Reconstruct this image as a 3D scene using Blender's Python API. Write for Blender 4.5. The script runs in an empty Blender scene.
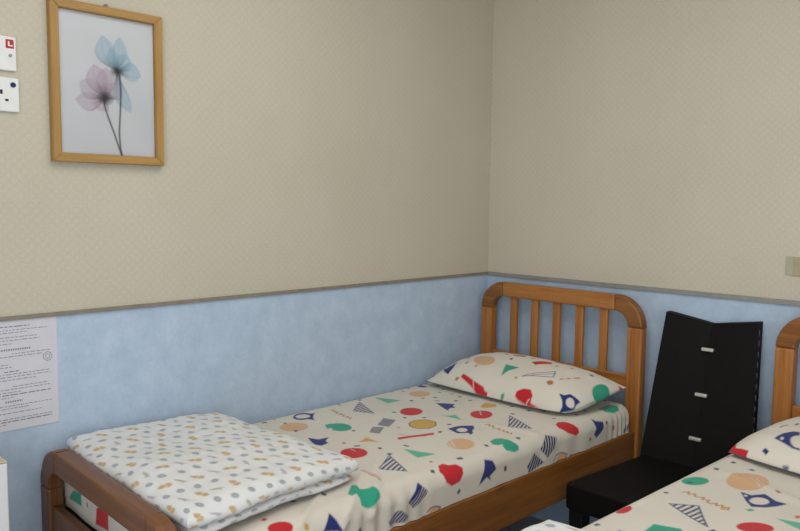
import bpy, bmesh, math, random
import numpy as np
from mathutils import Vector, Matrix
C = bpy.context.scene.collection
PI = math.pi

# ------------------------------------------------------------------ helpers
def lin(r, g, b):
    f = lambda c: (c/255/12.92) if c/255 <= .04045 else ((c/255+.055)/1.055)**2.4
    return (f(r), f(g), f(b))

def tag(o, label=None, cat=None, group=None, kind=None):
    if label: o['label'] = label
    if cat: o['category'] = cat
    if group: o['group'] = group
    if kind: o['kind'] = kind
    return o

def empty(name, loc, rz=0):
    o = bpy.data.objects.new(name, None)
    o.empty_display_size = .1
    o.location = loc; o.rotation_euler = (0, 0, rz)
    C.objects.link(o)
    return o

def link(name, me, mat, parent=None, smooth=False):
    o = bpy.data.objects.new(name, me)
    C.objects.link(o)
    for m in (mat if isinstance(mat, (list, tuple)) else [mat]):
        me.materials.append(m)
    if smooth:
        me.polygons.foreach_set('use_smooth', [True]*len(me.polygons))
    if parent is not None: o.parent = parent
    return o

def from_bm(name, bm, mat, parent=None, smooth=False):
    bmesh.ops.recalc_face_normals(bm, faces=bm.faces)
    me = bpy.data.meshes.new(name)
    bm.to_mesh(me); bm.free()
    return link(name, me, mat, parent, smooth)

def add_box(bm, x0, x1, y0, y1, z0, z1, bev=0, seg=2, mi=0):
    """an axis-aligned box added to bm, its edges bevelled"""
    t = bmesh.new()
    v = [t.verts.new((x, y, z)) for x in (x0, x1) for y in (y0, y1) for z in (z0, z1)]
    for q in ((0,1,3,2), (4,6,7,5), (0,4,5,1), (2,3,7,6), (0,2,6,4), (1,5,7,3)):
        t.faces.new([v[i] for i in q])
    bmesh.ops.recalc_face_normals(t, faces=t.faces)
    if bev: bmesh.ops.bevel(t, geom=t.edges[:], offset=bev, segments=seg, profile=.5, affect='EDGES')
    merge(bm, t, mi)

def merge(bm, t, mi=0):
    t.verts.index_update()
    m = [bm.verts.new(v.co) for v in t.verts]
    for f in t.faces:
        try:
            nf = bm.faces.new([m[v.index] for v in f.verts]); nf.material_index = mi
        except ValueError: pass
    t.free()

def box(name, x0, x1, y0, y1, z0, z1, mat, parent=None, bev=0, seg=2):
    bm = bmesh.new(); add_box(bm, x0, x1, y0, y1, z0, z1, bev, seg)
    return from_bm(name, bm, mat, parent)

def hexa(name, low, up, mat, parent=None, bev=0, seg=2):
    """a solid between a lower and an upper quad"""
    bm = bmesh.new()
    a = [bm.verts.new(p) for p in low]; b = [bm.verts.new(p) for p in up]
    bm.faces.new(a[::-1]); bm.faces.new(b)
    for i in range(4):
        bm.faces.new((a[i], a[(i+1) % 4], b[(i+1) % 4], b[i]))
    bmesh.ops.recalc_face_normals(bm, faces=bm.faces)
    if bev: bmesh.ops.bevel(bm, geom=bm.edges[:], offset=bev, segments=seg, profile=.5, affect='EDGES')
    return from_bm(name, bm, mat, parent)

def prism_xz(bm, pts, y0, y1, bev=0, mi=0):
    """outline in the xz plane pushed from y0 to y1"""
    t = bmesh.new()
    a = [t.verts.new((p[0], y0, p[1])) for p in pts]
    b = [t.verts.new((p[0], y1, p[1])) for p in pts]
    n = len(pts)
    t.faces.new(a); t.faces.new(b[::-1])
    for i in range(n):
        t.faces.new((a[i], b[i], b[(i+1) % n], a[(i+1) % n]))
    bmesh.ops.recalc_face_normals(t, faces=t.faces)
    if bev:
        ed = [e for e in t.edges if abs(e.verts[0].co.y-e.verts[1].co.y) < 1e-6]
        bmesh.ops.bevel(t, geom=ed, offset=bev, segments=2, profile=.5, affect='EDGES')
    merge(bm, t, mi)

def tube(bm, pts, r, n=8):
    rings = []
    for i, p in enumerate(pts):
        p = Vector(p)
        d = (Vector(pts[min(i+1, len(pts)-1)])-Vector(pts[max(i-1, 0)])).normalized()
        a = d.orthogonal().normalized(); b = d.cross(a)
        rings.append([bm.verts.new(p+a*r*math.cos(2*PI*k/n)+b*r*math.sin(2*PI*k/n)) for k in range(n)])
    for u, v in zip(rings, rings[1:]):
        for k in range(n): bm.faces.new((u[k], u[(k+1) % n], v[(k+1) % n], v[k]))
    bm.faces.new(rings[0]); bm.faces.new(rings[-1][::-1])

# ------------------------------------------------------------------ materials
class Mat:
    def __init__(s, name, rough=.6, spec=.3):
        s.m = bpy.data.materials.new(name); s.m.use_nodes = True
        s.t = s.m.node_tree; s.n = s.t.nodes
        s.b = s.n['Principled BSDF']
        s.b.inputs['Roughness'].default_value = rough
        s.b.inputs['Specular IOR Level'].default_value = spec
    def node(s, kind, **kw):
        q = s.n.new(kind)
        for k, v in kw.items():
            if k in q.inputs: q.inputs[k].default_value = v
            else: setattr(q, k, v)
        return q
    def l(s, a, b): s.t.links.new(a, b)
    def coords(s, scale=(1,1,1), rot=(0,0,0), out='Object'):
        c = s.node('ShaderNodeTexCoord'); m = s.node('ShaderNodeMapping')
        m.inputs['Scale'].default_value = scale; m.inputs['Rotation'].default_value = rot
        s.l(c.outputs[out], m.inputs['Vector']); return m.outputs['Vector']
    def ramp(s, fac, stops):
        r = s.node('ShaderNodeValToRGB'); e = r.color_ramp.elements
        while len(e) < len(stops): e.new(.5)
        for q, (p, c) in zip(e, stops): q.position = p; q.color = (*c, 1)
        s.l(fac, r.inputs['Fac']); return r.outputs['Color']
    def mix(s, fac, a, b, mode='MIX'):
        m = s.node('ShaderNodeMix', data_type='RGBA', blend_type=mode)
        for i, v in ((0, fac), (6, a), (7, b)):
            if hasattr(v, 'node'): s.l(v, m.inputs[i])
            else: m.inputs[i].default_value = v if i == 0 else (*v, 1)
        return m.outputs[2]
    def bump(s, h, strength=.2, dist=.002):
        q = s.node('ShaderNodeBump', Strength=strength, Distance=dist)
        s.l(h, q.inputs['Height']); s.l(q.outputs['Normal'], s.b.inputs['Normal'])
    def color(s, c):
        if hasattr(c, 'node'): s.l(c, s.b.inputs['Base Color'])
        else: s.b.inputs['Base Color'].default_value = (*c, 1)
        return s.m

def m_plain(name, c, rough=.5, spec=.3, var=.06, scale=30):
    M = Mat(name, rough, spec)
    n = M.node('ShaderNodeTexNoise', Scale=scale, Detail=3)
    M.l(M.coords(), n.inputs['Vector'])
    return M.color(M.ramp(n.outputs['Fac'], [(.3, tuple(k*(1-var) for k in c)), (.7, tuple(min(1, k*(1+var)) for k in c))]))

def m_wood(name, axis, c0, c1, c2, rough=.38):
    """grain stretched along one axis (0 x, 1 y, 2 z)"""
    M = Mat(name, rough, .4)
    sc = [22, 22, 22]; sc[axis] = 1.1
    v = M.coords(tuple(sc))
    n = M.node('ShaderNodeTexNoise', Scale=1.6, Detail=6, Roughness=.6, Distortion=.6)
    M.l(v, n.inputs['Vector'])
    sf = [130, 130, 130]; sf[axis] = 5
    n2 = M.node('ShaderNodeTexNoise', Scale=1.3, Detail=3)
    M.l(M.coords(tuple(sf)), n2.inputs['Vector'])
    col = M.ramp(n.outputs['Fac'], [(.25, c0), (.5, c1), (.75, c2)])
    fine = M.ramp(n2.outputs['Fac'], [(.3, (.78,.74,.7)), (.62, (1,1,1))])
    col = M.mix(.7, col, fine, 'MULTIPLY')
    kv = [5, 5, 5]; kv[axis] = 2.6
    k = M.node('ShaderNodeTexVoronoi', Scale=1.0)
    M.l(M.coords(tuple(kv)), k.inputs['Vector'])
    col = M.mix(1, col, M.ramp(k.outputs['Distance'], [(.03, (.5,.4,.33)), (.1, (1,1,1))]), 'MULTIPLY')
    M.bump(n2.outputs['Fac'], .06, .001)
    return M.color(col)

def m_wallpaper_beige(name, rot, B0, B1):
    M = Mat(name, .75, .2)
    v = M.coords(rot=rot)
    sep = M.node('ShaderNodeSeparateXYZ'); M.l(v, sep.inputs[0])
    def mth(op, a, b=None):
        q = M.node('ShaderNodeMath', operation=op)
        for i, x in enumerate((a, b)):
            if x is None: continue
            if hasattr(x, 'node'): M.l(x, q.inputs[i])
            else: q.inputs[i].default_value = x
        return q.outputs[0]
    h, z = sep.outputs['X'], sep.outputs['Z']
    k = 2*PI/.026
    p = mth('SINE', mth('MULTIPLY', mth('ADD', h, z), k))
    q = mth('SINE', mth('MULTIPLY', mth('SUBTRACT', h, z), k))
    lat = mth('ADD', mth('MULTIPLY', mth('MAXIMUM', p, q), .5), .5)
    n = M.node('ShaderNodeTexNoise', Scale=2.2, Detail=3); M.l(v, n.inputs['Vector'])
    n2 = M.node('ShaderNodeTexNoise', Scale=160, Detail=2); M.l(v, n2.inputs['Vector'])
    base = M.ramp(n.outputs['Fac'], [(.3, B0), (.7, B1)])
    base = M.mix(.5, base, M.ramp(lat, [(.55, (1,1,1)), (.95, (.93,.93,.92))]), 'MULTIPLY')
    base = M.mix(.6, base, M.ramp(n2.outputs['Fac'], [(.35, (.9,.9,.9)), (.65, (1,1,1))]), 'MULTIPLY')
    M.bump(lat, .12, .001)
    return M.color(base)

def m_wallpaper_blue(name):
    M = Mat(name, .7, .25)
    n = M.node('ShaderNodeTexNoise', Scale=14, Detail=5, Roughness=.65); M.l(M.coords(), n.inputs['Vector'])
    n2 = M.node('ShaderNodeTexNoise', Scale=90, Detail=3); M.l(M.coords(), n2.inputs['Vector'])
    c = M.ramp(n.outputs['Fac'], [(.3, BLUE0), (.52, BLUE1), (.7, BLUE2)])
    c = M.mix(.6, c, M.ramp(n2.outputs['Fac'], [(.35, (.9,.92,.94)), (.62, (1,1,1))]), 'MULTIPLY')
    M.bump(n2.outputs['Fac'], .12, .001)
    return M.color(c)

def m_print(name, rough=.85, sheen=.15, weave=True):
    """printed cloth: the print lives in the mesh colours"""
    M = Mat(name, rough, .12)
    a = M.node('ShaderNodeAttribute', attribute_name='print')
    n = M.node('ShaderNodeTexNoise', Scale=7, Detail=4); M.l(M.coords(), n.inputs['Vector'])
    c = M.mix(.5, a.outputs['Color'], M.ramp(n.outputs['Fac'], [(.35, (.92,.92,.92)), (.65, (1,1,1))]), 'MULTIPLY')
    if weave:
        n2 = M.node('ShaderNodeTexNoise', Scale=40, Detail=3); M.l(M.coords(), n2.inputs['Vector'])
        M.bump(n2.outputs['Fac'], .18, .004)
    M.b.inputs['Sheen Weight'].default_value = sheen
    return M.color(c)

BEIGE0, BEIGE1 = (.55,.505,.41), (.585,.54,.445)
BLUE0, BLUE1, BLUE2 = (.395,.50,.635), (.44,.55,.69), (.49,.60,.73)
W0, W1, W2 = (.25,.090,.020), (.39,.155,.036), (.48,.215,.060)
wood_x = m_wood('honey_wood_across', 0, W0, W1, W2)
wood_y = m_wood('honey_wood_along_shaded', 1, tuple(k*.66 for k in W0), tuple(k*.64 for k in W1), tuple(k*.66 for k in W2))  # side rails: honey wood darkened, their shade put into the colour
wood_z = m_wood('honey_wood_upright', 2, W0, W1, W2)
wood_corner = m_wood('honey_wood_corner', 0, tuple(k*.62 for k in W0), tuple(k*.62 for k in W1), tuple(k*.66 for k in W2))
wood_foot_x = m_wood('shaded_wood_across', 0, (.12,.046,.017), (.17,.068,.024), (.23,.10,.036))  # footboard: bed wood with the shade of its outer face in the colour
wood_foot_z = m_wood('shaded_wood_upright', 2, (.12,.046,.017), (.17,.068,.024), (.23,.10,.036))
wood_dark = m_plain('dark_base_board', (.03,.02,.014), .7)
m_black = m_plain('black_leatherette', (.0038,.0034,.0036), .62, .16, .2, 60)
m_blackleg = m_plain('black_lacquer', (.006,.006,.007), .5, .2)
m_silver = Mat('brushed_metal', .35); m_silver.b.inputs['Metallic'].default_value = .6
m_silver = m_silver.color((.75,.73,.68))
m_stitch = m_plain('pale_stitching', (.10,.10,.115), .8)
m_white = m_plain('white_plastic', (.74,.75,.75), .35, .4, .02)
m_cabinet = m_plain('white_laminate', (.68,.69,.72), .4, .4, .02)
m_cabinet_top = m_plain('tan_laminate', (.52,.45,.34), .45, .4, .06)
m_frame = m_wood('oak_frame_wood', 2, (.33,.185,.055), (.39,.225,.07), (.45,.27,.09), .5)
m_frame_x = m_wood('oak_frame_wood_across', 0, (.33,.185,.055), (.39,.225,.07), (.45,.27,.09), .5)
m_frame_y = m_wood('oak_frame_wood_along', 1, (.33,.185,.055), (.39,.225,.07), (.45,.27,.09), .5)
m_railtrim = m_plain('grey_brown_trim', (.235,.205,.165), .6, .3, .1)
m_railtrim2 = m_plain('grey_trim', (.27,.265,.25), .5, .3, .08)
m_skirt = m_plain('skirting_grey', (.16,.15,.14), .6)
m_floor = m_plain('grey_floor', (.44,.42,.40), .55, .3, .2, 4)
m_ceil = m_plain('white_ceiling', (.78,.77,.74), .9, .1, .02)
m_paper = m_plain('white_paper', (.60,.60,.66), .8, .15, .02)
m_ink = m_plain('grey_ink', (.15,.15,.19), .8)
m_ink2 = m_plain('pale_ink', (.22,.22,.28), .8)
m_red = m_plain('red_plastic', (.42,.03,.03), .4)
m_dark = m_plain('dark_slot', (.012,.012,.016), .5)
m_navy = m_plain('navy_plastic', (.012,.03,.08), .4)
m_grey = m_plain('grey_plastic', (.3,.3,.32), .4)
m_sheet = m_print('printed_sheet_cloth')
m_duvet = m_print('printed_duvet_cloth')
m_art = m_print('printed_paper', .6, 0, False)
m_tape1 = m_plain('greenish_tape', (.40,.39,.30), .6)
m_tape2 = m_plain('tan_tape', (.38,.33,.225), .6)

def m_glass():
    m = bpy.data.materials.new('picture_glass'); m.use_nodes = True
    t = m.node_tree; t.nodes.clear()
    o = t.nodes.new('ShaderNodeOutputMaterial'); mx = t.nodes.new('ShaderNodeMixShader')
    tr = t.nodes.new('ShaderNodeBsdfTransparent'); gl = t.nodes.new('ShaderNodeBsdfGlossy'); fr = t.nodes.new('ShaderNodeFresnel')
    gl.inputs['Roughness'].default_value = .04; fr.inputs['IOR'].default_value = 1.45
    t.links.new(fr.outputs[0], mx.inputs[0]); t.links.new(tr.outputs[0], mx.inputs[1]); t.links.new(gl.outputs[0], mx.inputs[2])
    t.links.new(mx.outputs[0], o.inputs['Surface'])
    return m
m_pane = m_glass()

# ------------------------------------------------------------------ camera
PX, PY, PZ = 2.0716, -2.6141, 1.3620
RM = Matrix(((0.70360303,-0.06940302,0.70719587,PX), (0.7105015,0.05271769,-0.70171823,PY), (0.01141963,0.99619479,0.08640328,PZ), (0,0,0,1)))
cam = bpy.data.cameras.new('camera'); co = bpy.data.objects.new('camera', cam); C.objects.link(co)
cam.sensor_width = 36; cam.lens = 738.753/800*36; cam.clip_start = .02
co.matrix_world = RM
bpy.context.scene.camera = co

# ------------------------------------------------------------------ the room
XR, YF, ZC, RAIL = 3.3, -3.7, 2.55, 1.046
def wall(name, x0, x1, y0, y1, mats):
    bm = bmesh.new()
    add_box(bm, x0, x1, y0, y1, 0, RAIL, mi=1); add_box(bm, x0, x1, y0, y1, RAIL, ZC, mi=0)
    return tag(from_bm(name, bm, mats), kind='structure')
blue = m_wallpaper_blue('pale_blue_wallpaper')
beige_l = m_wallpaper_beige('beige_wallpaper_left', (0, 0, PI/2), (.522,.487,.392), (.556,.522,.427))
beige_b = m_wallpaper_beige('beige_wallpaper_back', (0, 0, 0), BEIGE0, BEIGE1)
wall('wall_left', -.1, 0, YF-.1, .1, [beige_l, blue])
wall('wall_back', 0, XR, 0, .1, [beige_b, blue])
wall('wall_right', XR, XR+.1, YF-.1, .1, [beige_l, blue])
wall('wall_front', 0, XR, YF-.1, YF, [beige_b, blue])
tag(box('floor', -.1, XR+.1, YF-.1, .1, -.1, 0, m_floor), kind='structure')
tag(box('ceiling', -.1, XR+.1, YF-.1, .1, ZC, ZC+.1, m_ceil), kind='structure')
tag(box('trim_1', 0, .007, YF, 0, RAIL-.005, RAIL+.006, m_railtrim, bev=.001), kind='structure')
tag(box('trim_2', .007, XR, -.008, 0, RAIL-.009, RAIL+.007, m_railtrim2, bev=.001), kind='structure')

# ------------------------------------------------------------------ cloth printing (numpy)
rng = np.random.default_rng(5)
def wob(x, y, seed, k, n=7):
    """smooth pseudo-noise of about -1..1 with a wavelength around 1/k metres"""
    r = np.random.default_rng(seed); s = np.zeros_like(x)
    for i in range(n):
        a = r.uniform(0, 2*PI); q = k*r.uniform(.6, 1.5)*2*PI
        s += np.sin(q*(x*math.cos(a)+y*math.sin(a))+r.uniform(0, 2*PI))
    return s/n*1.6

def sd_poly(px, py, P):
    """signed distance to a polygon, negative inside"""
    d = np.full(px.shape, 1e9); ins = np.zeros(px.shape, bool); n = len(P)
    for i in range(n):
        ax, ay = P[i]; bx, by = P[(i+1) % n]
        ex, ey = bx-ax, by-ay; wx, wy = px-ax, py-ay
        t = np.clip((wx*ex+wy*ey)/(ex*ex+ey*ey+1e-12), 0, 1)
        d = np.minimum(d, (wx-ex*t)**2+(wy-ey*t)**2)
        c = ((ay > py) != (by > py)) & (px < (bx-ax)*(py-ay)/(by-ay+1e-12)+ax)
        ins ^= c
    d = np.sqrt(d); return np.where(ins, -d, d)

def sd_line(px, py, P):
    d = np.full(px.shape, 1e9)
    for (ax, ay), (bx, by) in zip(P, P[1:]):
        ex, ey = bx-ax, by-ay; wx, wy = px-ax, py-ay
        t = np.clip((wx*ex+wy*ey)/(ex*ex+ey*ey+1e-12), 0, 1)
        d = np.minimum(d, (wx-ex*t)**2+(wy-ey*t)**2)
    return np.sqrt(d)

class Print:
    def __init__(s, u, v, base, soft=.003):
        s.u, s.v = u, v; s.c = np.empty((len(u), 3)); s.c[:] = base; s.soft = soft
    def put(s, idx, d, col, alpha=1):
        a = np.clip(.5-d/s.soft, 0, 1)[:, None]*alpha
        s.c[idx] = s.c[idx]*(1-a)+np.array(col)*a
    def near(s, P, pad):
        P = np.array(P); lo = P.min(0)-pad; hi = P.max(0)+pad
        return np.nonzero((s.u > lo[0]) & (s.u < hi[0]) & (s.v > lo[1]) & (s.v < hi[1]))[0]
    def poly(s, P, col, alpha=1):
        i = s.near(P, .01)
        if len(i): s.put(i, sd_poly(s.u[i], s.v[i], P), col, alpha)
    def line(s, P, w, col, alpha=1):
        i = s.near(P, .01+w)
        if len(i): s.put(i, sd_line(s.u[i], s.v[i], P)-w/2, col, alpha)
    def ell(s, c, a, b, col, alpha=1, inner=0):
        """ellipse: centre and two half-axis end points"""
        c, a, b = map(np.array, (c, a, b)); A = a-c; B = b-c
        P = [c+A*math.cos(t)+B*math.sin(t) for t in np.linspace(0, 2*PI, 28)[:-1]]
        s.poly(P, col, alpha)
    def stripes(s, P, p0, p1, n, col, duty=.5):
        """n bands across the polygon, counted from p0 to p1"""
        i = s.near(P, .01)
        if not len(i): return
        p0, p1 = np.array(p0), np.array(p1); D = p1-p0
        f = ((s.u[i]-p0[0])*D[0]+(s.v[i]-p0[1])*D[1])/(D@D)*n
        L = np.hypot(*D)/n
        g = (np.abs((f % 1)-.5)-duty/2)*L
        s.put(i, np.maximum(g, sd_poly(s.u[i], s.v[i], P)), col)
    def store(s, me):
        a = me.color_attributes.new('print', 'FLOAT_COLOR', 'POINT')
        buf = np.ones((len(s.c), 4), np.float32); buf[:, :3] = s.c
        a.data.foreach_set('color', buf.ravel())

INK = dict(red=(.50,.022,.03), blue=(.020,.033,.165), green=(.03,.32,.21), peach=(.62,.38,.22), yellow=(.55,.34,.07),
           orange=(.42,.16,.06), cream=(.64,.595,.53), dark=(.03,.05,.09), mint=(.11,.42,.29), navy=(.012,.02,.11))
CREAM = (.635,.60,.53)

def grid_mesh(name, P, nu, nv, uv):
    """quad grid from an (nu*nv,3) array, uv kept in metres"""
    i = np.arange(nu*nv).reshape(nu, nv)
    q = np.stack([i[:-1, :-1], i[1:, :-1], i[1:, 1:], i[:-1, 1:]], -1).reshape(-1, 4)
    me = bpy.data.meshes.new(name)
    build(me, P, q); return me
def build(me, P, q):
    me.vertices.add(len(P)); me.vertices.foreach_set('co', np.asarray(P, np.float32).ravel())
    me.loops.add(q.size); me.loops.foreach_set('vertex_index', q.ravel().astype(np.int32))
    me.polygons.add(len(q)); me.polygons.foreach_set('loop_start', np.arange(0, q.size, 4, dtype=np.int32))
    me.update(calc_edges=True); me.validate()

def confetti(pr, u0, u1, v0, v1, n, seed, avoid):
    r = random.Random(seed); pts = list(avoid)
    cols = ['dark', 'dark', 'red', 'green', 'dark', 'orange', 'blue']
    for _ in range(n*12):
        if n <= 0: break
        x, y = r.uniform(u0, u1), r.uniform(v0, v1)
        if any((x-a)**2+(y-b)**2 < c*c for a, b, c in pts): continue
        pts.append((x, y, .045)); n -= 1
        a = r.uniform(0, PI); w, h = r.uniform(.0055, .0095), r.uniform(.004, .0065)
        ca, sa = math.cos(a), math.sin(a)
        P = [(x+ca*i*w-sa*j*h, y+sa*i*w+ca*j*h) for i, j in ((-1,-1), (1,-1), (1,1), (-1,1))]
        pr.poly(P, INK[r.choice(cols)], .95)

def draw(pr, items):
    for it in items:
        k, col, pts = it[0], it[1], it[2]
        c = INK[col] if isinstance(col, str) else col
        if k == 'p': pr.poly(pts, c)
        elif k == 'e': pr.ell(*pts, c)
        elif k == 'l': pr.line(pts, it[3], c)
        elif k == 's':
            pr.stripes(pts[:-2], pts[-2], pts[-1], it[3], c, it[4] if len(it) > 4 else .5)
        elif k == 'z':                              # a wriggling band
            Z = []
            for (ax, ay), (bx, by) in zip(pts, pts[1:]):
                L = math.hypot(bx-ax, by-ay); m = max(2, int(L/.0075)); nx, ny = -(by-ay)/L, (bx-ax)/L
                for q in range(m):
                    f = q/m; g = it[3]*(1 if q % 2 else -1)
                    Z.append((ax+(bx-ax)*f+nx*g, ay+(by-ay)*f+ny*g))
            pr.line(Z, .0045, c)
        elif k == 'o':
            pr.line(list(pts)+[pts[0]], it[3], c)
def spots(items):
    out = []
    for it in items:
        P = np.array(it[2]); c = P.mean(0)
        out.append((c[0], c[1], min(.11, np.hypot(*(P-c).T).max()*.85+.02)))
    return out

MOTIFS = {}
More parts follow.
